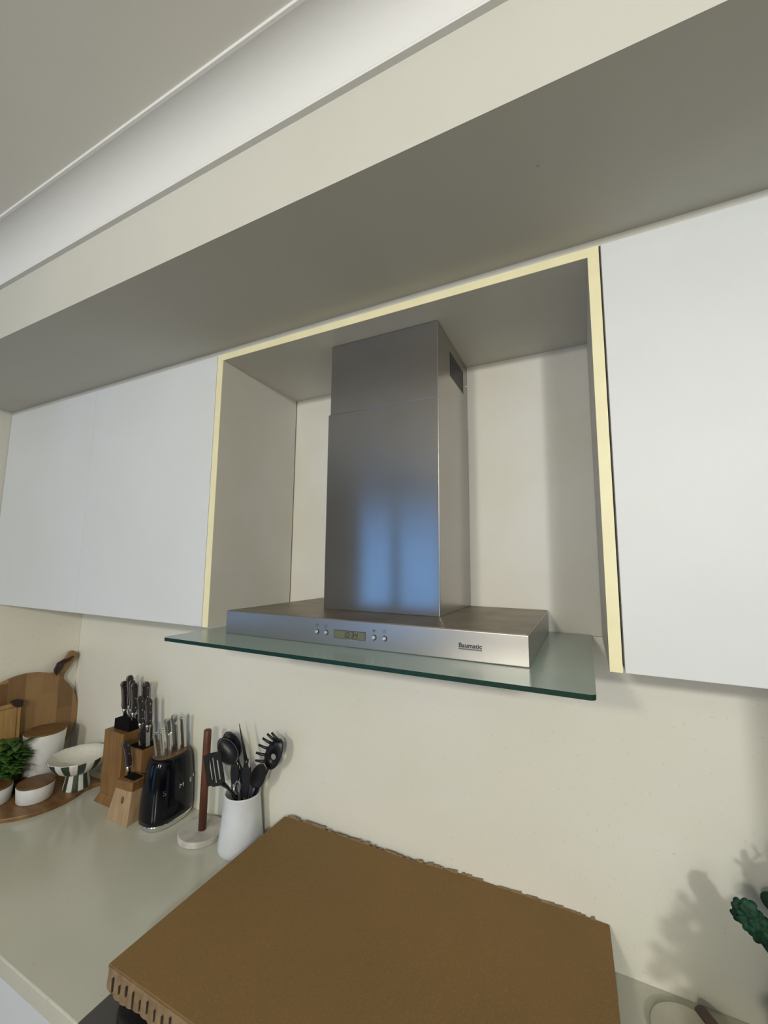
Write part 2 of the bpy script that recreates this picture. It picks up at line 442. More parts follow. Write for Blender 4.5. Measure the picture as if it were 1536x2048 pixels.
# ------------------------------------------------------------------ wall cabinets
def wall_unit(x0, x1, z0, z1, nd, label, group=None):
    t = thing('wall_cabinet', label, 'cabinet', (x0, 0, z0))
    L_ = x1-x0; H = z1-z0
    bm = BM(); box(bm, 0, L_, -D+.020, -.0105, .004, H); link('carcass', bm, M['carcass'], t)
    wd = L_/nd
    for k in range(nd):
        bm = BM(); box(bm, k*wd+.0008, (k+1)*wd-.0008, -D, -D+.018, 0, H)
        link('door', bm, M['door'], t, bevel=.001)
    return t
wall_unit(XL+.001, -1.2525, .7477, 1.5545, 1, 'white flat-fronted wall cabinet in the far left corner')
wall_unit(-1.2525, -.6285, .7477, 1.5545, 1, 'white flat-fronted wall cabinet directly left of the hood recess')
wall_unit(.4062, 0.795, .7487, 1.5545, 1, 'tall white flat-fronted wall cabinet right of the hood recess')
bm = BM(); box(bm, XL, .798, -D+.004, 0, 1.5552, ZS); struct('trim_2', bm, M['carcass'])

# surround of the hood recess
t = thing('hood_surround', 'pale board surround with cream edges framing the range hood', 'cabinet surround', (-.1, -D/2, .7477))
ox, oy, oz = -.1, -D/2, .7477
def sur(name, m, x0, x1, y0, y1, z0, z1, **k):
    bm = BM(); box(bm, x0-ox, x1-ox, y0-oy, y1-oy, z0-oz, z1-oz); return link(name, bm, m, t, **k)
sur('side_panel', M['carcass'], -.6266, -.6041, -D+.002, -.0105, .7477, 1.5545)
sur('side_panel', M['carcass'], .3836, .4035, -D+.002, -.0105, .7487, 1.5545)
sur('top_panel', M['carcass'], -.6041, .3836, -D+.002, -.001, 1.5351, 1.5545)
sur('back_panel', M['carcass'], -.6041, .3836, -.006, -.0005, .7525, 1.5351)
for e in (sur('edge_band', M['edge'], -.6266, -.6041, -D, -D+.002, .7477, 1.5545),
          sur('edge_band', M['edge'], .3836, .4035, -D, -D+.002, .7487, 1.5545),
          sur('edge_band', M['edge'], -.6041, .3836, -D, -D+.002, 1.5351, 1.5545)):
    e['label'] = 'cream yellow edge strip'

# ------------------------------------------------------------------ range hood
hood = thing('range_hood', 'brushed steel range hood with green glass canopy and square chimney', 'range hood', (-.1, -.2, .7557))
ox, oy, oz = -.1, -.2, .7557
def hb(name, m, x0, x1, y0, y1, z0, z1, parent=hood, **k):
    bm = BM(); box(bm, x0-ox, x1-ox, y0-oy, y1-oy, z0-oz, z1-oz); return link(name, bm, m, parent, **k)
HX0, HX1, HY = -.2677, .0505, -.2902
BX0, BX1, BY, BZ0, BZ1 = -.4578, .2594, -.4367, .7557, .8111
hb('lower_chimney', M['steel'], HX0, HX1, HY, -.0065, BZ1, 1.3354, bevel=.0015)
up = hb('upper_chimney', M['steel'], HX0+.0055, HX1-.0012, HY+.0012, -.0065, 1.3350, 1.535, bevel=.001)
# vent grille cut into the right side of the upper chimney
bm = BM()
for k in range(14):
    y = -.188 + k*.0098
    box(bm, HX1-.0014-ox, HX1-.0008-ox, y-oy, y+.0058-oy, 1.432-oz, 1.500-oz)
v = link('vent_grille', bm, M['print'], up); v['label'] = 'row of dark vent slots'
bm = BM()
pts = [(x*math.cos(a)*.003, x*math.sin(a)*.003) for x in (1,) for a in [k*PI/6 for k in range(12)]]
slab(bm, pts, (HX1-.0015-ox, -.018-oy, 1.470-oz), (0,1,0), (0,0,1), (1,0,0), .002)
link('screw', bm, M['satin'], up)
# canopy body: shell + separate control fascia look
bm = BM(); box(bm, BX0-ox, BX1-ox, BY-oy, -.0115-oy, BZ0-oz, BZ1-.0006-oz)
body = link('canopy_body', bm, M['steel_body'], hood, bevel=.0018, seg=3)
o_ = hb('canopy_top', M['steel_top'], BX0+.003, BX1-.003, BY+.003, -.013, BZ1-.0006, BZ1+.0002)
o_['label'] = 'greasy brownish steel top surface'
# glass canopy with rounded front corners
bm = BM()
gx0, gx1, gy0, gy1 = -.541, .359, -.5463, -.0115
out = [(gx0, gy1)]
r = .010
for k in range(7):
    a = PI + k/6*PI/2; out.append((gx0+r+r*math.cos(a), gy0+r+r*math.sin(a)))
for k in range(7):
    a = 1.5*PI + k/6*PI/2; out.append((gx1-r+r*math.cos(a), gy0+r+r*math.sin(a)))
out.append((gx1, gy1))
slab(bm, [(p[0]-ox, p[1]-oy) for p in out], (0, 0, .7477-oz), (1,0,0), (0,1,0), (0,0,1), .0078)
bmesh.ops.recalc_face_normals(bm, faces=bm.faces)
for f in bm.faces:
    f.normal_update()
    f.material_index = 1 if abs(f.normal.z) < .5 else 0
gl = link('glass_canopy', bm, None, hood, mats=[M['glass'], M['glass_edge']])
gl['label'] = 'clear green-edged glass shelf'
# motor box and filters under the glass
hb('underside_box', M['satin'], -.40, .21, -.39, -.012, .722, .7475, bevel=.002)
# fascia controls
yf = BY - oy
def disc(name, m, x, z, rad, d, parent, y=yf, inner=0):
    bm = BM()
    n = 20
    pts = [(rad*math.cos(2*PI*k/n), rad*math.sin(2*PI*k/n)) for k in range(n)]
    slab(bm, pts, (x-ox, y, z-oz), (1,0,0), (0,0,1), (0,-1,0), d)
    return link(name, bm, m, parent)
def ring(bm, x, z, r0, r1, a0=0, a1=2*PI, n=16, d=.0003):
    for k in range(n):
        p, q = a0+(a1-a0)*k/n, a0+(a1-a0)*(k+1)/n
        slab(bm, [(r0*math.cos(p), r0*math.sin(p)), (r1*math.cos(p), r1*math.sin(p)), (r1*math.cos(q), r1*math.sin(q)), (r0*math.cos(q), r0*math.sin(q))],
             (x-ox, yf, z-oz), (1,0,0), (0,0,1), (0,-1,0), d)
for i, x in enumerate((-.184, -.160, -.043, -.019)):
    z = .7815 - .0006*(i > 1)
    b = disc('button', M['btn'], x, z, .0043, .0035, hood)
    b.modifiers.new('bevel', 'BEVEL').width = .0012
    rg = disc('button_ring', M['gap'], x+.0006, z, .0058, .0004, b)
    zi = .7955 - .001*(i > 1)
    bm = BM()
    if i == 0:
        ring(bm, x, zi, .0026, .0034)
        box(bm, x-.0003-ox, x+.0003-ox, yf-.0003, yf, zi-oz, zi+.0022-oz); box(bm, x-ox, x+.0018-ox, yf-.0003, yf, zi-.0003-oz, zi+.0003-oz)
    elif i == 1:
        ring(bm, x, zi-.001, .0018, .0027, PI*.95, PI*2.05)
        for a in (-1, 1): box(bm, x+a*.0026-.0004-ox, x+a*.0026+.0004-ox, yf-.0003, yf, zi-.0012-oz, zi+.001-oz)
        box(bm, x-.0006-ox, x+.0006-ox, yf-.0003, yf, zi+.0016-oz, zi+.0032-oz)
    elif i == 2:
        ring(bm, x, zi, .0, .0020)
        for k in range(8):
            a = k*PI/4; ring(bm, x+.0030*math.cos(a), zi+.0030*math.sin(a), 0, .0006, n=6)
    else:
        ring(bm, x, zi, .0026, .0033, PI*.65, PI*2.35)
        box(bm, x-.0003-ox, x+.0003-ox, yf-.0003, yf, zi+.001-oz, zi+.0036-oz)
    ic = link('printed_icon', bm, M['print_soft'], hood)
bm = BM(); box(bm, -.1392-ox, -.0625-ox, yf-.0008, yf, .7722-oz, .7897-oz)
lcd = link('display_bezel', bm, M['gap'], hood)
bm = BM(); box(bm, -.1377-ox, -.0635-ox, yf-.0011, yf-.0008, .7730-oz, .7885-oz)
link('display_screen', bm, M['lcd'], lcd)
segs = {'0': 'abcdef', '1': 'bc', '3': 'abcdg', '4': 'bcfg'}
bm = BM()
dw, dh, tt = .0056, .0110, .0014
def seg_box(x, z, s):
    zz = {'a': dh, 'g': dh/2, 'd': 0}
    sh = .12
    def P(u, v): return (u + v*sh, v)
    if s in zz:
        v = zz[s]; q = [P(.0006, v-tt/2), P(dw-.0006, v-tt/2), P(dw-.0006, v+tt/2), P(.0006, v+tt/2)]
    else:
        u = 0 if s in 'ef' else dw
        v0, v1 = (dh/2+.0004, dh-.0003) if s in 'bf' else (.0003, dh/2-.0004)
        q = [P(u-tt/2, v0), P(u+tt/2, v0), P(u+tt/2, v1), P(u-tt/2, v1)]
    slab(bm, q, (x-ox, yf-.0011, z-oz), (1,0,0), (0,0,1), (0,-1,0), .0002)
for x, c in ((-.1170, '1'), (-.1075, '0'), (-.0970, '3'), (-.0880, '4')):
    for s in segs[c]: seg_box(x, .7755, s)
link('display_digits', bm, M['lcd_digit'], lcd)
tx = text_mesh('brand_lettering', 'Baumatic', .0105, M['print'], hood, (.1345-ox, yf-.0002, .7795-oz), (PI/2, 0, 0), .0002, .00025, 1.02)
sc = .0435/max(1e-4, max(v.co.x for v in tx.data.vertices)); tx.scale = (sc, sc*.98, 1)
bm = BM()
box(bm, .1345-ox, .178-ox, yf-.0004, yf, .7772-oz, .7779-oz); box(bm, .1345-ox, .178-ox, yf-.0004, yf, .7757-oz, .7766-oz)
link('underline_print', bm, M['print'], hood)

# ------------------------------------------------------------------ cooker, pan, cardboard sheet
ck = thing('range_cooker', 'dark range cooker hidden under the cardboard sheet', 'cooker', (-.115, -.31, FL))
ox, oy, oz = -.115, -.31, FL
bm = BM(); box(bm, -.611-ox, .3705-ox, -.60-oy, -.0115-oy, .02, -.012-oz); link('cooker_body', bm, M['satin'], ck, bevel=.004)
bm = BM(); box(bm, -.612-ox, .3715-ox, -.622-oy, -.0115-oy, -.012-oz, .002-oz); link('hob_plate', bm, M['cooker_top'], ck, bevel=.002)
for cx in (.00, .21):
    bm = BM()
    for a in (-.09, .09):
        box(bm, cx+a-.006-ox, cx+a+.006-ox, -.56-oy, -.08-oy, .028-oz, .040-oz)
    for y in (-.56, -.44, -.32, -.20, -.08):
        box(bm, cx-.09-ox, cx+.09-ox, y-.006-oy, y+.006-oy, .028-oz, .040-oz)
    for a in (-.09, .09):
        for y in (-.56, -.08): box(bm, cx+a-.007-ox, cx+a+.007-ox, y-.007-oy, y+.007-oy, .002-oz, .030-oz)
    link('pan_support', bm, M['iron'], ck, bevel=.002)
# cast iron griddle under the sheet
t = thing('griddle_pan', 'black cast iron griddle showing below the torn front edge of the cardboard', 'griddle', (-.38, -.36, .0022))
bm = BM(); out = []
for cx_, cy_, a0 in ((.12, .19, 0), (-.12, .19, PI/2), (-.12, -.19, PI), (.12, -.19, 1.5*PI)):
    for k in range(9):
        a = a0 + k/8*PI/2; out.append((cx_ + .055*math.cos(a), cy_ + .055*math.sin(a)))
slab(bm, out, (0, 0, 0), (1, 0, 0), (0, 1, 0), (0, 0, 1), .032)
link('griddle_plate', bm, M['iron'], t, bevel=.006, seg=3)
bm = BM(); slab(bm, [(p[0]*.93, p[1]*.95) for p in out], (0, 0, .0318), (1, 0, 0), (0, 1, 0), (0, 0, 1), .0015)
link('cooking_surface', bm, M['iron'], t)

random.seed(5)
cb = thing('cardboard_sheet', 'large brown corrugated cardboard sheet lying over the cooker', 'cardboard', (-.1, -.3, .0985))
ox, oy, oz = -.1, -.3, .0985
NXc, NYc = 96, 40
yback = []
for i in range(NXc+1):
    s = i/NXc
    yback.append(-.036 + .030*s + .004*math.sin(s*9+1) + random.uniform(-.0018, .0018) - (.004 if s > .985 else 0) - (.004 if s < .01 else 0))
yback = [min(y_, -.0145) for y_ in yback]
def cpt(i, j):
    s, v = i/NXc, j/NYc           # v: 0 front .. 1 back
    xl = -.575 + .003*v
    xr = .379 - .012*v*v
    x = xl + (xr-xl)*s
    y = -.590 + (yback[i]+.590)*v
    z = .0985 + .0015*math.sin(s*5+v*2) - .004*max(0, s-.9)*10*(v)*.5
    z += .0010*math.sin(9*s) * (1-v)
    return (x-ox, y-oy, z-oz)
bm = BM()
top = [[bm.verts.new(cpt(i, j)) for i in range(NXc+1)] for j in range(NYc+1)]
bot = [[bm.verts.new(Vector(cpt(i, j)) - Vector((0, 0, .0045))) for i in range(NXc+1)] for j in range(NYc+1)]
for j in range(NYc):
    for i in range(NXc):
        bm.faces.new((top[j][i], top[j][i+1], top[j+1][i+1], top[j+1][i]))
        bm.faces.new((bot[j][i], bot[j+1][i], bot[j+1][i+1], bot[j][i+1]))
for i in range(NXc):
    f1 = bm.faces.new((top[0][i], bot[0][i], bot[0][i+1], top[0][i+1]))
    f2 = bm.faces.new((top[NYc][i], top[NYc][i+1], bot[NYc][i+1], bot[NYc][i])); f2.material_index = 1
for j in range(NYc):
    bm.faces.new((top[j][0], top[j+1][0], bot[j+1][0], bot[j][0]))
    bm.faces.new((top[j][NXc], bot[j][NXc], bot[j+1][NXc], top[j+1][NXc]))
link('sheet', bm, None, cb, mats=[M['card'], M['card_core']])
# torn liner scraps along the back edge
bm = BM()
random.seed(11)
for i in range(1, NXc-3, 1):
    if random.random() < .55:
        p = Vector(cpt(i, NYc)); q = Vector(cpt(min(NXc, i+random.choice((1, 2, 3))), NYc))
        h = random.uniform(.0015, .006); d = random.uniform(.001, .006)
        a = [bm.verts.new(p + Vector((0, -.002, 0))), bm.verts.new(q + Vector((0, -.002, 0))),
             bm.verts.new(q + Vector((-.001, d, h))), bm.verts.new(p + Vector((.001, d*.6, h*.7)))]
        b = [bm.verts.new(x.co + Vector((0, .0006, -.0006))) for x in a]
        bm.faces.new(a); bm.faces.new(list(reversed(b)))
        for k in range(4): bm.faces.new((a[k], b[k], b[(k+1) % 4], a[(k+1) % 4]))
link('torn_edge', bm, M['card_core'], cb)['kind'] = 'stuff'
# front flap hanging down, crushed into flutes
bm = BM()
NF = 260
rows = []
for r_ in range(7):
    v = r_/6
    row = []
    for i in range(NF+1):
        s = i/NF
        x = -.574 + .952*s
        fl = (s*NF % 7)/7
        dep = .0045*abs(math.sin(PI*s*44))**.35 - .0045
        L_ = .034 + .010*math.sin(s*13) + .006*math.sin(s*41) + .012*s
        y = -.590 - .002 + (-dep)*min(1, v*2)*-1 * 0 - .004*math.sin(v*PI*.5)
        y += -dep*min(1, v*3)
        z = .0965 - v*L_
        row.append((x-ox, y-oy, z-oz))
    rows.append(row)
F_ = [[bm.verts.new(p) for p in row] for row in rows]
B_ = [[bm.verts.new(Vector(p) + Vector((0, .003, 0))) for p in row] for row in rows]
for a in range(6):
    for i in range(NF):
        bm.faces.new((F_[a][i], F_[a+1][i], F_[a+1][i+1], F_[a][i+1]))
        bm.faces.new((B_[a][i], B_[a][i+1], B_[a+1][i+1], B_[a+1][i]))
for i in range(NF):
    bm.faces.new((F_[6][i], B_[6][i], B_[6][i+1], F_[6][i+1]))
    bm.faces.new((F_[0][i], F_[0][i+1], B_[0][i+1], B_[0][i]))
for i in (0, NF):
    for a in range(6): bm.faces.new((F_[a][i], B_[a][i], B_[a+1][i], F_[a+1][i]))
fl = link('front_flap', bm, M['card_core'], cb)
bm = BM()
for k in range(44):
    s = (k+.02)/44
    x = -.574 + .952*s
    if k in (0,): continue
    h0 = .090 - .004*((k*7) % 3); h1 = .070 + .004*((k*5) % 4)*.5
    ww = .0006 + .0008*((k*13) % 5)/4
    box(bm, x-ww-ox, x+ww-ox, -.5968-oy, -.5935-oy, h1-oz-.006-.006*((k*11) % 3)/2, h0-oz-.003*((k*17) % 4)/3)
link('flute_slits', bm, M['gap'], cb)['kind'] = 'stuff'

# ------------------------------------------------------------------ knife block (three tiers)
kb = thing('knife_block', 'stepped wooden knife block with three towers and black inserts', 'knife block', (-1.27, -.10, 0))
ox, oy, oz = -1.27, -.10, 0
def tower(x0, x1, y0, y1, h, flare, m, name='tower', label=None, zk=.030):
    bm = BM()
    hexa(bm, [(x0-flare-ox, y0-flare-oy, 0), (x1-ox, y0-flare-oy, 0), (x1-ox, y1-oy, 0), (x0-flare-ox, y1-oy, 0)],
         [(x0-ox, y0-oy, zk), (x1-ox, y0-oy, zk), (x1-ox, y1-oy, zk), (x0-ox, y1-oy, zk)]) if flare else None
    z0 = zk if flare else 0
    box(bm, x0-ox, x1-ox, y0-oy, y1-oy, z0, h)
    o = link(name, bm, m, kb, bevel=.0015)
    if label: o['label'] = label
    return o
tower(-1.396, -1.280, -.140, -.035, .262, .014, M['wood_block'], label='tall back tower')
tower(-1.2795, -1.190, -.1195, -.035, .212, 0, M['wood_block'], label='middle height tower')
bm = BM()
hexa(bm, [(-1.250-ox, -.198-oy, 0), (-1.133-ox, -.198-oy, 0), (-1.140-ox, -.120-oy, 0), (-1.235-ox, -.120-oy, 0)],
     [(-1.228-ox, -.186-oy, .105), (-1.142-ox, -.180-oy, .105), (-1.142-ox, -.120-oy, .105), (-1.228-ox, -.120-oy, .105)])
o_ = link('front_foot', bm, M['wood_pale'], kb, bevel=.0012); o_['label'] = 'pale sloping front face'
bm = BM()
hexa(bm, [(-1.228-ox, -.186-oy, .1052), (-1.142-ox, -.180-oy, .1052), (-1.142-ox, -.120-oy, .1052), (-1.228-ox, -.120-oy, .1052)],
     [(-1.219-ox, -.192-oy, .138), (-1.137-ox, -.182-oy, .138), (-1.142-ox, -.124-oy, .138), (-1.219-ox, -.128-oy, .138)])
o_ = link('front_tower', bm, M['wood_block'], kb, bevel=.001); o_['label'] = 'low front tower'
for (x0, x1, y0, y1, z0, z1) in ((-1.374, -1.282, -.118, -.050, .2625, .300), (-1.274, -1.196, -.112, -.048, .2125, .2155), (-1.208, -1.150, -.172, -.134, .1385, .1402)):
    bm = BM(); box(bm, x0-ox, x1-ox, y0-oy, y1-oy, z0, z1); link('slot_insert', bm, M['insert'], kb, bevel=.001)
# burnt oval brand mark on the pale face
bm = BM()
for (ra, rb, c0) in ((.0050, .0105, 0), (.0028, .0070, 0)):
    n = 20
    for k in range(n):
        a, b = 2*PI*k/n, 2*PI*(k+1)/n
        q = [(ra*math.cos(a), rb*math.sin(a)), ((ra+.0010)*math.cos(a), (rb+.0012)*math.sin(a)), ((ra+.0010)*math.cos(b), (rb+.0012)*math.sin(b)), (ra*math.cos(b), rb*math.sin(b))]
        slab(bm, q, (-1.180-ox, -.1888-oy, .075), (1, .03, 0), (.0, .12, 1), (0, -1, 0.1), .0006)
link('burnt_mark', bm, M['leather'], kb)

def aim(o, d, wide):
    z = Vector(d).normalized(); x = Vector(wide); x = (x - z*x.dot(z)).normalized(); y = z.cross(x)
    m = Matrix((x, y, z)).transposed()
    o.rotation_euler = m.to_euler()

def knife(label, base, top, wid=.0125, rivets=3, blade=-.045):
    base, top = Vector(base), Vector(top)
    t = thing('kitchen_knife', label, 'knife', base, group='dark handled knives in the wooden block')
    d = top-base; L_ = d.length
    aim(t, d, (.12, -1, 0))
    w2 = wid
    out = [(-w2*.55, .010), (w2*.55, .010), (w2*.85, .026), (w2*.70, L_*.45), (w2*.85, L_*.75), (w2*1.15, L_*.90), (w2*.75, L_*.99), (-w2*.25, L_), (-w2*.85, L_*.90), (-w2*.80, L_*.5), (-w2*.90, .03)]
    bm = BM(); slab(bm, out, (0, -.0085, 0), (1,0,0), (0,0,1), (0,1,0), .017)
    h = link('handle', bm, M['handle_brown'], t, bevel=.0035)
    bm = BM(); slab(bm, [(x*1.03, z) for x, z in out], (0, -.0010, 0), (1,0,0), (0,0,1), (0,1,0), .0020)
    link('tang', bm, M['satin'], h)
    bm = BM(); lathe(bm, [(0, -.014), (.007, -.014), (.0075, -.002), (.0105, .004), (.0108, .011), (.008, .015), (0, .015)], 20, ey=.75)
    link('bolster', bm, M['satin'], t, smooth=True)
    bm = BM(); box(bm, -.009, .009, -.0008, .0008, blade, -.006); link('blade', bm, M['satin'], t)
    for k in range(rivets):
        z = L_*(.25 + .28*k)
        for sgn in (1, -1):
            bm = BM(); pts = [(.0022*math.cos(a*PI/5), .0022*math.sin(a*PI/5)) for a in range(10)]
            slab(bm, pts, (0, sgn*.0084, z), (1,0,0), (0,0,1), (0, sgn, 0), .0010)
            link('rivet', bm, M['satin'], h)
    return t
for a, b, l, n_ in (((-1.364, -.085, .315), (-1.383, -.085, .435), 'dark riveted knife handle, leftmost in the tallest wooden tower', 3),
    ((-1.342, -.080, .330), (-1.356, -.080, .460), 'tallest dark knife handle standing in the tallest wooden tower', 3),
    ((-1.321, -.085, .322), (-1.332, -.085, .445), 'dark knife handle in the tallest tower, just right of the tallest handle', 3),
    ((-1.292, -.095, .315), (-1.303, -.095, .440), 'dark knife handle at the front right of the tallest wooden tower', 3),
    ((-1.280, -.060, .318), (-1.270, -.065, .442), 'dark knife handle standing apart at the back right of the tallest tower', 3)):
    knife(l, a, b, .0125, n_)
for a, b, l in (((-1.243, -.095, .284), (-1.259, -.095, .397), 'dark riveted steak knife handle, left of the pair in the middle tower'),
                ((-1.206, -.090, .282), (-1.215, -.090, .392), 'dark riveted steak knife handle, right of the pair in the middle tower')):
    knife(l, a, b, .0135, 3, -.070)
knife('short dark knife handle leaning in the low front tower', (-1.209, -.153, .156), (-1.238, -.155, .255), .0135, 3, -.018)
# kitchen shears in the middle tower (handles only show)
sh = thing('kitchen_shears', 'dark grey serrated kitchen shears in the middle knife tower', 'scissors', (-1.236, -.080, .216))
bm = BM()
out = [(-.020, 0), (.020, 0), (.028, .03), (.024, .060), (.018, .090), (-.012, .092), (-.024, .060), (-.026, .028)]
slab(bm, out, (0, -.006, 0), (1, 0, 0), (0, 0, 1), (0, 1, 0), .012)
link('grip', bm, M['handle_brown'], sh, bevel=.004)
bm = BM()
for k in range(6): box(bm, .006, .016, -.0078, -.0055, .010+k*.008, .014+k*.008)
link('serration', bm, M['satin'], sh)
sh.rotation_euler = (0, 0, math.radians(80)); sh.scale = (1.0, 1.0, .85)

# ------------------------------------------------------------------ glossy knife block with letters
sb = thing('knife_block', 'glossy black oval knife block with chrome base and silver letters', 'knife block', (-1.055, -.102, 0))
def sup(bm, prof, ax, ay, seg=56, e=2.6):
    rings = []
    for (s, z, dx) in prof:
        rr = []
        for i in range(seg):
            a = 2*PI*i/seg; c, sn = math.cos(a), math.sin(a)
            rr.append(bm.verts.new((dx + ax*s*abs(c)**(2/e)*(1 if c >= 0 else -1), ay*(s if s < .5 else (s*.85+.15*s))*abs(sn)**(2/e)*(1 if sn >= 0 else -1), z)))
        rings.append(rr)
    for a, b in zip(rings, rings[1:]):
        for i in range(seg): bm.faces.new((a[i], a[(i+1) % seg], b[(i+1) % seg], b[i]))
    bm.faces.new(list(reversed(rings[0]))); bm.faces.new(rings[-1])
bm = BM(); sup(bm, [(.80, 0, 0), (.90, .004, 0), (.985, .018, 0), (.99, .024, 0)], .063, .091); link('chrome_base', bm, M['chrome'], sb, smooth=True)
bm = BM(); sup(bm, [(1.0, .0242, 0), (1.0, .04, 0), (.985, .09, 0), (.95, .13, 0), (.90, .17, 0), (.84, .205, 0), (.78, .221, 0), (.71, .228, 0), (.67, .2275, 0)], .063, .091)
link('body', bm, M['gloss_black'], sb, smooth=True)
bm = BM(); sup(bm, [(.665, .2220, 0), (.665, .2285, 0)], .063, .091); o_ = link('slotted_top', bm, M['wood_lid'], sb); o_['label'] = 'dark wooden slotted top'
for ch, y, xx, ya in (('S', -.056, .0545, -.42), ('M', .004, .0612, 0.0), ('E', .050, .0570, .30), ('G', .078, .0440, .70)):
    tt_ = text_mesh('silver_letter', ch, .021, M['chrome'], sb, (xx, y-.007, .119), (PI/2 - .07, 0, PI/2 + ya), .0012, .0, sx=1.25)

def steel_knife(label, base, top, r, r2=None):
    base, top = Vector(base), Vector(top)
    t = thing('steel_knife', label, 'knife', base, group='steel handled knives in the glossy black block')
    d = top-base; L_ = d.length
    aim(t, d, (.25, -1, 0))
    w2 = r*1.12
    out = [(-w2*.62, 0), (w2*.62, 0), (w2*.66, L_*.3), (w2*.85, L_*.75), (w2, L_*.92), (w2*.9, L_*.99), (w2*.5, L_), (-w2*.7, L_), (-w2*.95, L_*.96), (-w2*.85, L_*.7), (-w2*.66, L_*.3)]
    bm = BM(); slab(bm, out, (0, -r*.62, 0), (1,0,0), (0,0,1), (0,1,0), r*1.24)
    link('handle', bm, M['satin'], t, bevel=.003, seg=3)
    bm = BM(); box(bm, -r*.6, r*.6, -.0008, .0008, -.012, .0); link('blade', bm, M['satin'], t)
for l, a, b, r in (('short steel knife handle, leftmost at the near end of the black block', (-1.058, -.150, .222), (-1.062, -.166, .318), .0080),
                ('short steel knife handle, second from the left in the black block', (-1.040, -.142, .222), (-1.043, -.154, .324), .0080),
                ('short steel knife handle, rearmost of the near group in the black block', (-1.063, -.127, .222), (-1.064, -.139, .322), .0075),
                ('short steel knife handle, nearest the wall of the short ones', (-1.040, -.117, .222), (-1.042, -.121, .306), .0085),
                ('long steel knife handle, leftmost of the tall ones in the black block', (-1.063, -.098, .222), (-1.065, -.118, .350), .0105),
                ('long steel knife handle in the middle of the tall ones', (-1.062, -.075, .222), (-1.064, -.090, .356), .0110),
                ('long steel knife handle with a bright edge, frontmost of the tall ones', (-1.038, -.083, .222), (-1.040, -.093, .338), .0100),
                ('long steel knife handle, rightmost of the tall ones in the black block', (-1.045, -.052, .222), (-1.047, -.064, .345), .0110)):
    steel_knife(l, a, b, r)

# ------------------------------------------------------------------ paper towel holder
th_ = thing('paper_towel_holder', 'empty paper towel holder with marble disc base and walnut rod', 'towel holder', (-.870, -.104, 0))
bm = BM(); lathe(bm, [(0, 0), (.072, 0), (.0755, .003), (.0755, .017), (.0725, .020), (0, .020)], 56); o_ = link('marble_base', bm, M['marble'], th_, smooth=False, bevel=.001)
bm = BM(); lathe(bm, [(0, .020), (.0130, .020), (.0130, .339), (.0110, .343), (0, .343)], 24, cx=.004, cy=-.002); link('rod', bm, M['wood_dark'], th_, smooth=True)

# ------------------------------------------------------------------ utensil crock
CX, CY = -.709, -.086
crk = thing('utensil_crock', 'white textured ceramic crock holding black cooking utensils', 'crock', (CX, CY, 0))
bm = BM()
prof = [(0, 0), (.068, 0), (.0715, .004), (.0715, .02), (.066, .07), (.061, .12), (.057, .155), (.0575, .160), (.0585, .165), (.0575, .169), (.055, .169), (.053, .160), (.053, .12), (.058, .02), (0, .012)]
lathe(bm, prof, 64)
for v_ in bm.verts:
    a = math.atan2(v_.co.y, v_.co.x); k = 1 + .012*math.sin(a*9)*math.sin(v_.co.z*90) * (0 if v_.co.z > .15 else 1)
    v_.co.x *= k; v_.co.y *= k
link('crock_body', bm, M['crock'], crk, smooth=True)

def utensil(name, label, cat, loc):
    return thing(name, label, cat, loc, group='utensils standing in the white crock')
# slotted turner
t = utensil('slotted_turner', 'black slotted turner leaning out left over the crock rim', 'turner', (CX+.01, CY, .02))
o0 = Vector((CX+.01, CY, .02))
pb = Vector((-.752, -.120, .178)) - o0
uu = Vector((-.092, .004, -.034)); vv = Vector((-.030, 0, .096))
un, vn = uu.normalized(), vv.normalized(); nn = un.cross(vn).normalized()
bm = BM()
# head as frame with three slots: built from strips
W_, H_ = .088, .106
org = Vector((-.752, -.124, .196)) - o0
def hp(a, b): return org - nn*.0012 + un*a + vn*b
strips = []
cols = [(0, .016), (.026, .038), (.046, .056), (.064, .088)]
slots = [(.016, .026, .018, .078), (.038, .046, .010, .088), (.056, .064, .022, .084)]
def quad(a0, b0, a1, b1):
    slab(bm, [(a0, b0), (a1, b0), (a1, b1), (a0, b1)], hp(0, 0), un, vn, nn, .0028)
for a0, a1 in ((.0, .016), (.026, .038), (.046, .056), (.064, .088)): quad(a0, 0.004 if a0 in (0, .064) else 0, a1, .100 if a0 in (0., .064) else .104)
for (a0, a1, b0, b1) in slots:
    quad(a0, 0, a1, b0); quad(a0, b1, a1, .104)
bmesh.ops.remove_doubles(bm, verts=bm.verts, dist=.00005)
link('turner_head', bm, M['nylon'], t)
bm = BM(); tube(bm, [org + un*.010 + vn*.004, org - un*.010 - vn*.010, Vector((-.012, -.030, .140)), Vector((.004, -.004, .0))], [.009, .0065, .0055, .0055], 12, .6)
link('handle', bm, M['nylon'], t, smooth=True)
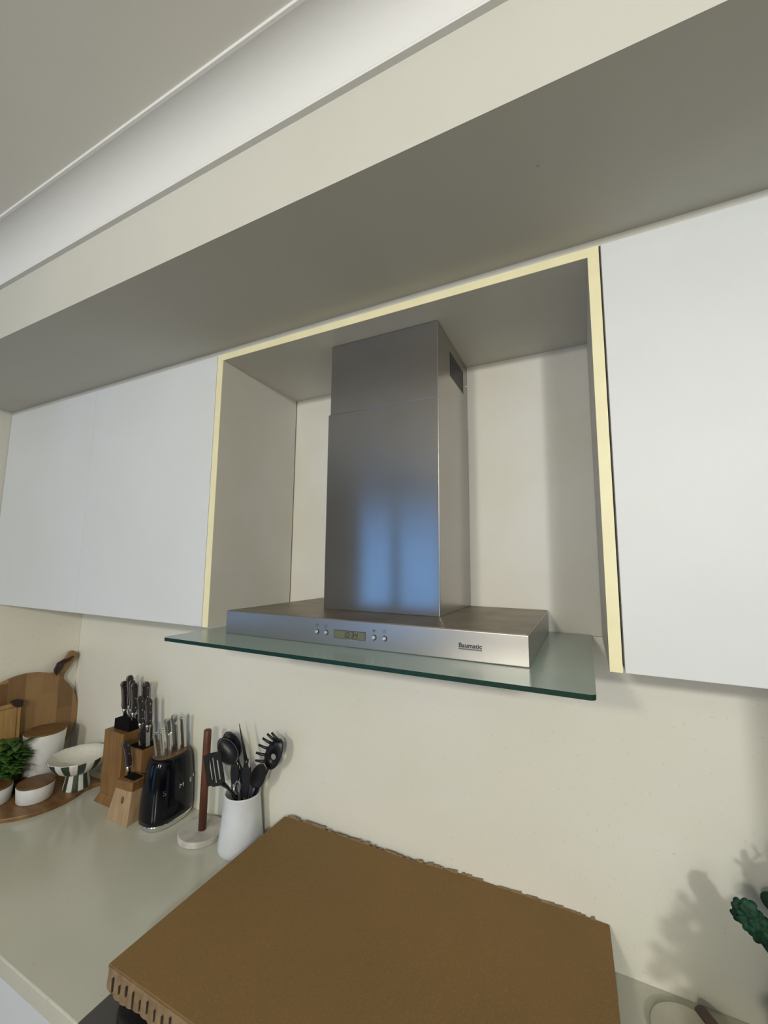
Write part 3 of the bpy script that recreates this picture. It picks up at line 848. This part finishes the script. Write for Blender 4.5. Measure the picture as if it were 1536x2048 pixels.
# ladle-like spoon, left
def spoon(label, tipc, neck, foot, rx, rz, depth, facing, name='cooking_spoon'):
    foot = Vector(foot); t = utensil(name, label, 'spoon', foot)
    tipc, neck = Vector(tipc)-foot, Vector(neck)-foot
    ax = (tipc-neck).normalized(); f = Vector(facing); f = (f - ax*f.dot(ax)).normalized(); s_ = ax.cross(f)
    bm = BM(); nr, ns = 8, 28; ringsA, ringsB = [], []
    for i in range(nr+1):
        q = i/nr
        ra, rb = [], []
        for k in range(ns):
            a = 2*PI*k/ns
            w_ = q*rx*math.sin(a)*(1 - .12*math.cos(a)); h_ = q*rz*math.cos(a)
            dd = -depth*(1-q*q)
            p = tipc + s_*w_ + ax*h_ + f*dd
            ra.append(bm.verts.new(p)); rb.append(bm.verts.new(p - f*.003))
            if i == 0: break
        ringsA.append(ra); ringsB.append(rb)
    for R_, flip in ((ringsA, 0), (ringsB, 1)):
        for i in range(nr):
            for k in range(ns):
                j = (k+1) % ns
                if i == 0: bm.faces.new((R_[0][0], R_[1][k], R_[1][j]))
                else: bm.faces.new((R_[i][k], R_[i+1][k], R_[i+1][j], R_[i][j]))
    for k in range(ns): bm.faces.new((ringsA[nr][k], ringsB[nr][k], ringsB[nr][(k+1) % ns], ringsA[nr][(k+1) % ns]))
    link('bowl', bm, M['nylon'], t, smooth=True)
    bm = BM(); tube(bm, [tipc - ax*rz*.93 - f*.002, neck, neck*.55, (0, 0, 0)], [.008, .0065, .006, .006], 12, .6)
    link('handle', bm, M['nylon'], t, smooth=True)
spoon('black cooking spoon leaning left above the slotted turner', (-.777, -.098, .286), (-.714, -.096, .230), (-.700, -.080, .022), .029, .050, .014, (.45, -.7, .35))
spoon('second black spoon nested just behind the left leaning spoon', (-.787, -.070, .292), (-.722, -.080, .228), (-.712, -.066, .022), .029, .050, .014, (.45, -.7, .35))
spoon('black oval spoon standing at the right side of the crock', (-.628, -.108, .242), (-.664, -.098, .165), (-.695, -.078, .022), .024, .048, .010, (.5, -.8, .1))
# pasta server with teeth
ft = Vector((-.690, -.070, .022)); t = utensil('pasta_server', 'black pasta server with curved prongs and a round hole, far right of the crock', 'pasta server', ft)
c0 = Vector((-.590, -.080, .305)) - ft; nk = Vector((-.614, -.085, .247)) - ft
ax = (c0-nk).normalized(); f = Vector((.15, -.98, .0)); f = (f-ax*f.dot(ax)).normalized(); s_ = ax.cross(f)
bm = BM(); n = 32
outer = [(.028*math.sin(2*PI*k/n), .052*math.cos(2*PI*k/n)) for k in range(n)]
dz = lambda p: -f*(.004 - .010*(abs(p[0])/.028)**2)
va = [bm.verts.new(c0 + s_*p[0] + ax*p[1] + dz(p)) for p in outer]
vb = [bm.verts.new(x.co - f*.004) for x in va]
ia = [bm.verts.new(c0 + s_*(.0095*math.sin(2*PI*k/n)) + ax*(.0105*math.cos(2*PI*k/n) - .010) - f*.0035) for k in range(n)]
ib = [bm.verts.new(x.co - f*.004) for x in ia]
for k in range(n):
    j = (k+1) % n
    bm.faces.new((va[k], va[j], ia[j], ia[k])); bm.faces.new((vb[k], ib[k], ib[j], vb[j]))
    bm.faces.new((va[k], vb[k], vb[j], va[j])); bm.faces.new((ia[k], ia[j], ib[j], ib[k]))
link('server_head', bm, M['nylon'], t, smooth=True)
sg = -1 if s_.x > 0 else 1
for k in range(6):
    a = .05 + k*.46
    root = c0 + s_*(sg*.026*math.sin(a)) + ax*(.048*math.cos(a))
    dirv = Vector((-.95 + .25*(5-k)/5*1.4, -.35, .62 - .14*k)).normalized()
    bm = BM(); tube(bm, [root - dirv*.004, root + dirv*.016, root + dirv*.034 + Vector((0, 0, .003))], [.0055, .0046, .0036], 8)
    link('prong', bm, M['nylon'], t, smooth=True)
bm = BM(); tube(bm, [c0 - ax*.044 - f*.004, nk, Vector((-.664, -.080, .165)) - ft, (0, 0, 0)], [.009, .007, .006, .006], 12, .6); link('handle', bm, M['nylon'], t, smooth=True)
# thin pointed blade (palette / carving fork)
ft = Vector((-.716, -.085, .022)); t = utensil('palette_knife', 'thin pointed dark blade rising highest from the crock', 'palette knife', ft)
bm = BM(); a_ = Vector((-.727, -.100, .384)) - ft; b_ = Vector((-.690, -.098, .270)) - ft
tube(bm, [b_, b_*.5 + a_*.5 + Vector((.001, 0, 0)), a_], [.0085, .0055, .0012], 10, .25, (0, 1, 0)); link('blade', bm, M['nylon'], t, smooth=True)
bm = BM(); tube(bm, [b_ + Vector((0, 0, .008)), b_ - Vector((0, 0, .004)), (0, 0, 0)], [.010, .009, .007], 12, .7); link('handle', bm, M['nylon'], t, smooth=True)
# tongs with broad heads
ft = Vector((-.700, -.100, .022)); t = utensil('serving_tongs', 'black nylon tongs with broad jagged jaws in the middle of the crock', 'tongs', ft)
for dx, lab in ((-.020, 0), (.018, 1)):
    bm = BM()
    out = [(-.009, .0), (.009, 0), (.013, .045), (.017, .085), (.012, .105), (.006, .098), (.001, .112), (-.006, .100), (-.014, .102), (-.016, .075), (-.012, .04)]
    slab(bm, out, (dx, -.008+lab*.006, .135), (1, .15, 0), (dx*2.4, 0, 1), (0, -1, 0), .007)
    link('jaw', bm, M['nylon'], t, bevel=.002)
    bm = BM(); tube(bm, [(dx, -.006, .145), (dx*.6, -.004, .07), (dx*.3, 0, 0)], [.007, .006, .006], 10, .6); link('arm', bm, M['nylon'], t, smooth=True)
# steel whisk
ft = Vector((-.728, -.100, .022)); t = utensil('whisk', 'small steel wire whisk tucked behind the turner in the crock', 'whisk', ft)
bm = BM(); tube(bm, [(0, 0, 0), (.002, -.008, .13), (.004, -.012, .178)], [.005, .0055, .006], 12); link('handle', bm, M['satin'], t, smooth=True)
bm = BM()
for k in range(4):
    a = k*PI/4; pts = []
    for q in range(13):
        th = -PI*.5 + PI*2*q/12
        r_ = .012*math.cos(th) if True else 0
        pts.append((.022 + r_*math.cos(a), -.016 + r_*math.sin(a), .172 + .022*math.sin(th)))
    tube(bm, pts, .0009, 6)
link('wires', bm, M['satin'], t, smooth=True)

# ------------------------------------------------------------------ left corner group
def disc_outline(r_, n, cy=0, cz=0): return [(cy + r_*math.cos(2*PI*k/n), cz + r_*math.sin(2*PI*k/n)) for k in range(n)]
# serving board on the counter
t = thing('serving_board', 'large round wooden serving board with a handle lying in the corner', 'serving board', (-1.665, -.235, 0))
ang = math.radians(47)
pts = []
n = 72; R_ = .187
hw = .017
for k in range(n+1):
    a = ang + .30 + (2*PI-.60)*k/n
    pts.append((R_*math.cos(a), R_*math.sin(a)))
d_ = Vector((math.cos(ang), math.sin(ang))); s2 = Vector((-d_.y, d_.x))
for q, w_ in ((.200, -.036), (.215, -.022), (.240, -hw), (.295, -hw), (.305, -.010), (.305, .010), (.295, hw), (.240, hw), (.215, .022), (.200, .036)):
    pts.append((d_.x*q + s2.x*w_, d_.y*q + s2.y*w_))
bm = BM(); slab(bm, pts, (0, 0, 0), (1,0,0), (0,1,0), (0,0,1), .0145)
link('board', bm, M['wood_mid'], t, bevel=.003)
# big round board leaning on the side wall
rb = thing('round_board', 'big round stave cutting board with leather loop leaning in the corner', 'cutting board', (-1.820, -.222, .0150))
rb.rotation_euler = (0, math.radians(-3.0), 0)
ang = math.radians(55)
pts = []; n = 80; R_ = .212
for k in range(n+1):
    a = ang + .18 + (2*PI-.36)*k/n
    pts.append((R_*math.cos(a), R_ + R_*math.sin(a)))
d_ = Vector((math.cos(ang), math.sin(ang))); s2 = Vector((-d_.y, d_.x))
for q, w_ in ((.216, -.026), (.232, -.020), (.300, -.022), (.318, -.024), (.328, -.014), (.328, .014), (.318, .024), (.300, .022), (.232, .020), (.216, .026)):
    pts.append((d_.x*q + s2.x*w_, R_ + d_.y*q + s2.y*w_))
bm = BM(); slab(bm, pts, (-.016, 0, 0), (0,1,0), (0,0,1), (1,0,0), .016)
link('board', bm, M['staves'], rb, bevel=.003)
bm = BM(); c_ = Vector((0.003, d_.x*.300, R_ + d_.y*.300))
tube(bm, [c_ + Vector((.001, .004, .004)), c_ + Vector((.004, -.016, -.004)), c_ + Vector((.006, -.040, -.006)), c_ + Vector((.006, -.058, -.016)), c_ + Vector((.005, -.067, -.042)), c_ + Vector((.005, -.064, -.060)), c_ + Vector((.008, -.052, -.040)), c_ + Vector((.008, -.040, -.018)), c_ + Vector((.006, -.014, -.008)), c_],
     [.004, .005, .006, .008, .009, .008, .008, .006, .005, .004], 10, .5, (1, 0, 0))
link('leather_loop', bm, M['leather'], rb, smooth=True)
# small bamboo board in front
b2 = thing('small_board', 'small pale rectangular bamboo board with dark corner tab, in front of the round board', 'cutting board', (-1.782, -.34, .0150))
b2.rotation_euler = (0, math.radians(-4.0), 0)
bm = BM(); slab(bm, [(-.11, 0), (.094, 0), (.094, .300), (.076, .322), (-.11, .322)], (-.012, 0, 0), (0,1,0), (0,0,1), (1,0,0), .012)
link('board', bm, M['wood_bamboo'], b2, bevel=.002)
bm = BM(); slab(bm, [(-.11, .308), (.082, .308), (.082, .03), (.078, .03), (.078, .304), (-.11, .304)], (.0001, 0, 0), (0,1,0), (0,0,1), (1,0,0), .0005)
link('juice_groove', bm, M['wood_mid'], b2)
bm = BM(); slab(bm, [(.060, .318), (.078, .302), (.097, .300), (.100, .326), (.082, .334), (.062, .332)], (-.015, 0, 0), (0,1,0), (0,0,1), (1,0,0), .019)
link('corner_tab', bm, M['leather'], b2, bevel=.002)
# canister
def lidded(name, label, cat, loc, r0, r1, h, lidr, zlid=.006, group=None):
    t = thing(name, label, cat, loc, group=group)
    bm = BM(); lathe(bm, [(0, 0), (r0*.95, 0), (r0, .004), ((r0+r1)/2, h*.5), (r1, h-.002), (r1-.001, h), (0, h)], 56)
    link('body', bm, M['ceramic'], t, smooth=True)
    bm = BM(); lathe(bm, [(0, h+.0002), (lidr, h+.0002), (lidr, h+.005), (lidr-.0015, h+.006), (0, h+.006)], 56)
    o = link('wooden_lid', bm, M['wood_lid'], t, bevel=.0008); return t
lidded('storage_canister', 'tall white tapered canister with brown wooden lid beside the herb', 'canister', (-1.7535, -.172, .0148), .060, .0735, .188, .0725, .001)
lidded('lidded_pot', 'low white ceramic pot with wooden lid in front of the striped bowl', 'pot', (-1.600, -.262, .0148), .056, .060, .055, .0590, .001, 'low white lidded pots')
lidded('lidded_pot', 'low white ceramic pot with wooden lid cut off by the left photo edge', 'pot', (-1.708, -.352, .0148), .056, .060, .055, .0590, .001, 'low white lidded pots')
# striped pedestal bowl
pb_ = thing('pedestal_bowl', 'white pedestal fruit bowl with dark green vertical stripes', 'bowl', (-1.548, -.142, .0148))
seg = 96
def stripe(k, i): return 1 if (i*24//seg) % 2 == 0 else 0
bm = BM()
rings = lathe(bm, [(.036, .060), (.060, .066), (.084, .082), (.100, .104), (.106, .118), (.107, .122)], seg, mat_fn=stripe)
rings2 = lathe(bm, [(.107, .122), (.103, .123), (.096, .108), (.080, .088), (.055, .073), (0, .068)], seg, mat_fn=lambda k, i: 2)
for v_ in bm.verts:
    if v_.co.z > .110:
        a = math.atan2(v_.co.y, v_.co.x); k_ = 1 + .018*math.cos(a*12)*(v_.co.z-.110)/.012
        v_.co.x *= k_; v_.co.y *= k_
bmesh.ops.remove_doubles(bm, verts=bm.verts, dist=.0001)
link('bowl', bm, None, pb_, smooth=True, mats=[M['cream'], M['green_glaze'], M['cream']])
bm = BM()
lathe(bm, [(.046, 0), (.047, .003), (.041, .035), (.037, .0605)], seg, mat_fn=lambda k, i: 1 if (i*14//seg) % 2 == 0 else 0)
lathe(bm, [(0, .001), (.046, 0)], seg)
link('foot', bm, None, pb_, smooth=True, mats=[M['cream'], M['green_glaze']])

# herb in a small pot
def leaf(bm, p, d, L_, W_, up=Vector((0, 0, 1)), curl=.3):
    p = Vector(p); d = Vector(d).normalized(); s_ = d.cross(up)
    if s_.length < .1: s_ = Vector((1, 0, 0))
    s_.normalize(); n_ = s_.cross(d).normalized()
    prof = [(0, .08), (.2, .65), (.42, 1.0), (.65, .85), (.85, .45), (1, .02)]
    L0, R0, C0 = [], [], []
    for q, w_ in prof:
        c = p + d*L_*q - n_*curl*L_*q*q
        C0.append(bm.verts.new(c)); L0.append(bm.verts.new(c + s_*W_*w_*.5 + n_*W_*.12*w_)); R0.append(bm.verts.new(c - s_*W_*w_*.5 + n_*W_*.12*w_))
    for a in range(len(prof)-1):
        bm.faces.new((C0[a], C0[a+1], L0[a+1], L0[a])); bm.faces.new((C0[a], R0[a], R0[a+1], C0[a+1]))
hp_ = thing('potted_herb', 'bushy bright green leafy herb behind the low lidded pots', 'plant', (-1.722, -.272, .0148))
bm = BM(); lathe(bm, [(0, 0), (.020, 0), (.026, .040), (.024, .040), (.020, .032), (0, .032)], 28)
link('plant_pot', bm, M['leather'], hp_, smooth=True)
random.seed(3)
bs, bl = BM(), BM()
for k in range(26):
    a = random.uniform(0, 2*PI); r_ = random.uniform(.01, .055)
    tp = Vector((r_*math.cos(a)*.9 + .006, r_*math.sin(a) - .035, random.uniform(.085, .215)))
    md = Vector((tp.x*.4, tp.y*.4, tp.z*.6))
    tube(bs, [(tp.x*.1, tp.y*.1, .03), md, tp], [.0018, .0014, .0008], 6)
    for j in range(7):
        aa = random.uniform(0, 2*PI); q = random.uniform(.55, 1.0)
        p = md.lerp(tp, (q-.4)/.6)
        leaf(bl, p, (math.cos(aa), math.sin(aa), random.uniform(-.2, .6)), random.uniform(.030, .050), random.uniform(.022, .036), curl=random.uniform(.1, .5))
link('stems', bs, M['stem'], hp_, smooth=True)
fo = link('foliage', bl, M['leaf'], hp_, smooth=True)
sm = fo.modifiers.new('solid', 'SOLIDIFY'); sm.thickness = .0006

# ------------------------------------------------------------------ right corner group
t = thing('glass_vase', 'large clear glass vase at the right photo edge holding greenery', 'vase', (.685, -.20, 0))
bm = BM(); lathe(bm, [(0, 0), (.050, 0), (.066, .010), (.082, .06), (.086, .12), (.074, .18), (.050, .215), (.048, .235), (.052, .240), (.0495, .240), (.0455, .234), (.0475, .214), (.0715, .179), (.0835, .12), (.0795, .06), (.063, .014), (0, .008)], 48)
link('vase_body', bm, M['clear'], t, smooth=True)
gp = thing('green_sprig', 'dark green rounded-leaf sprig leaning left out of the glass vase', 'plant', (.690, -.195, .02))
o0 = Vector((.690, -.195, .02))
random.seed(21)
bl, bs = BM(), BM()
def blob_leaf(bm, c, r_, nrm):
    c = Vector(c); nrm = Vector(nrm).normalized(); a_ = nrm.orthogonal().normalized(); b_ = nrm.cross(a_)
    cc = bm.verts.new(c - nrm*r_*.25); ring_ = []
    for k in range(14):
        a = 2*PI*k/14; rr = r_*(1 + .08*math.cos(3*a))
        ring_.append(bm.verts.new(c + a_*rr*math.cos(a) + b_*rr*math.sin(a)))
    for k in range(14): bm.faces.new((cc, ring_[k], ring_[(k+1) % 14]))
def lobed(bm, c, r_, nrm, lobes=7):
    c = Vector(c); nrm = Vector(nrm).normalized(); a_ = nrm.orthogonal().normalized(); b_ = nrm.cross(a_)
    cc = bm.verts.new(c - nrm*r_*.22); mid, ring_ = [], []
    n = lobes*8
    for k in range(n):
        a = 2*PI*k/n; rr = r_*(.80 + .24*abs(math.sin(a*lobes/2))**.7)
        w_ = r_*.10*math.sin(a*lobes)
        mid.append(bm.verts.new(c + (a_*math.cos(a) + b_*math.sin(a))*rr*.55 - nrm*r_*.06))
        ring_.append(bm.verts.new(c + (a_*math.cos(a) + b_*math.sin(a))*rr + nrm*w_))
    for k in range(n):
        j = (k+1) % n
        bm.faces.new((cc, mid[k], mid[j])); bm.faces.new((mid[k], ring_[k], ring_[j], mid[j]))
for c_, r_, nn_, lb in (((.579, -.176, .318), .0125, (-.3, -1, .5), 5), ((.592, -.180, .322), .014, (.1, -1, .6), 5), ((.588, -.184, .303), .017, (-.4, -1, .3), 7),
                    ((.603, -.182, .306), .016, (.2, -1, .5), 6), ((.600, -.186, .288), .015, (-.3, -1, .1), 6), ((.614, -.184, .290), .015, (.3, -1, .4), 6), ((.575, -.172, .300), .011, (-.6, -1, .1), 5)):
    lobed(bl, Vector(c_)-o0, r_, nn_, lb)
tube(bs, [Vector((.590, -.18, .300))-o0, Vector((.618, -.182, .270))-o0, Vector((.655, -.190, .225))-o0, Vector((.685, -.195, .12))-o0, (0, 0, 0)], [.006, .012, .009, .006, .005], 10)
# fuller stems out of frame, right of the sprig
for hx, hy_, hz in ((.70, -.16, .36), (.735, -.20, .34), (.69, -.11, .30), (.73, -.10, .27), (.72, -.25, .36)):
    tube(bs, [(0, 0, .02), Vector(((.69+hx)/2, (-.195+hy_)/2, .23))-o0, Vector((hx, hy_, hz))-o0], [.004, .004, .003], 8)
    for k in range(26):
        p = Vector((hx, hy_, hz)) + Vector((random.gauss(0, .020), random.gauss(0, .018), random.gauss(0, .022))) - o0
        blob_leaf(bl, p, random.uniform(.010, .016), (random.uniform(-1, 1), random.uniform(-1, .3), random.uniform(-.3, 1)))
link('stems', bs, M['leaf_blue'], gp, smooth=True)
fo = link('foliage', bl, M['leaf_blue'], gp, smooth=True)
sm = fo.modifiers.new('solid', 'SOLIDIFY'); sm.thickness = .0012
t = thing('shadow_plant', 'unseen bushy green plant in a white pot, added to cast a shadow on the wall', 'plant', (.672, -.42, 0))  # out of view, added to throw shadow onto the lower right wall
bm = BM(); lathe(bm, [(0, 0), (.062, 0), (.085, .10), (.092, .17), (.088, .175), (.080, .160), (0, .160)], 40); link('plant_pot', bm, M['ceramic'], t, smooth=True)
bl, bs = BM(), BM()
for k in range(44):
    a = random.uniform(0, 2*PI); r_ = random.uniform(.01, .095)
    tp = Vector((r_*math.cos(a), r_*math.sin(a), random.uniform(.19, .36)))
    tube(bs, [(0, 0, .15), tp*.5 + Vector((0, 0, .09)), tp], [.003, .0025, .0015], 6)
    for j in range(5): blob_leaf(bl, tp + Vector((random.gauss(0, .014), random.gauss(0, .014), random.gauss(0, .012))), random.uniform(.012, .018), (random.uniform(-1, 1), random.uniform(-1, 1), .6))
link('stems', bs, M['leaf_blue'], t, smooth=True)
fo = link('foliage', bl, M['leaf_blue'], t, smooth=True); fo.modifiers.new('solid', 'SOLIDIFY').thickness = .001
# shallow dish and the dark handled brush resting beside it
t = thing('small_dish', 'small cream round dish on the worktop at the lower right', 'dish', (.498, -.110, 0))
bm = BM(); lathe(bm, [(0, 0), (.045, 0), (.052, .004), (.066, .012), (.068, .014), (.065, .014), (.050, .007), (0, .006)], 48); link('dish_body', bm, M['dish'], t, smooth=True)
t = thing('wooden_spoon', 'dark red-brown wooden spoon lying in the small cream dish', 'spoon', (.545, -.110, .022))
ft = Vector((.545, -.110, .022))
bm = BM(); tube(bm, [Vector((.526, -.056, .028))-ft, Vector((.548, -.105, .036))-ft, Vector((.570, -.150, .030))-ft, Vector((.590, -.19, .016))-ft], [.0125, .0125, .011, .009], 14, .6)
link('handle', bm, M['rust'], t, smooth=True)
bm = BM()
lathe(bm, [(0, -.006), (.014, -.004), (.022, .002), (.021, .004), (.012, .0), (0, -.002)], 24, cx=.057, cy=-.105, ey=1.4)
for v_ in bm.verts: v_.co.z += -.012
link('spoon_bowl', bm, M['rust'], t, smooth=True)

# tall cabinet added outside the frame to shade the right end of the wall
t = thing('shade_cabinet', 'unseen tall white cabinet added to shade the right end of the wall', 'cabinet', (.95, -.35, FL))
bm = BM(); box(bm, -.150, .555, -.32, .338, 0.0, ZS-FL-.004)
link('carcass', bm, M['carcass'], t)
bm = BM(); box(bm, -.148, .553, -.34, -.322, .10, ZS-FL-.006); link('door', bm, M['door'], t, bevel=.0015)
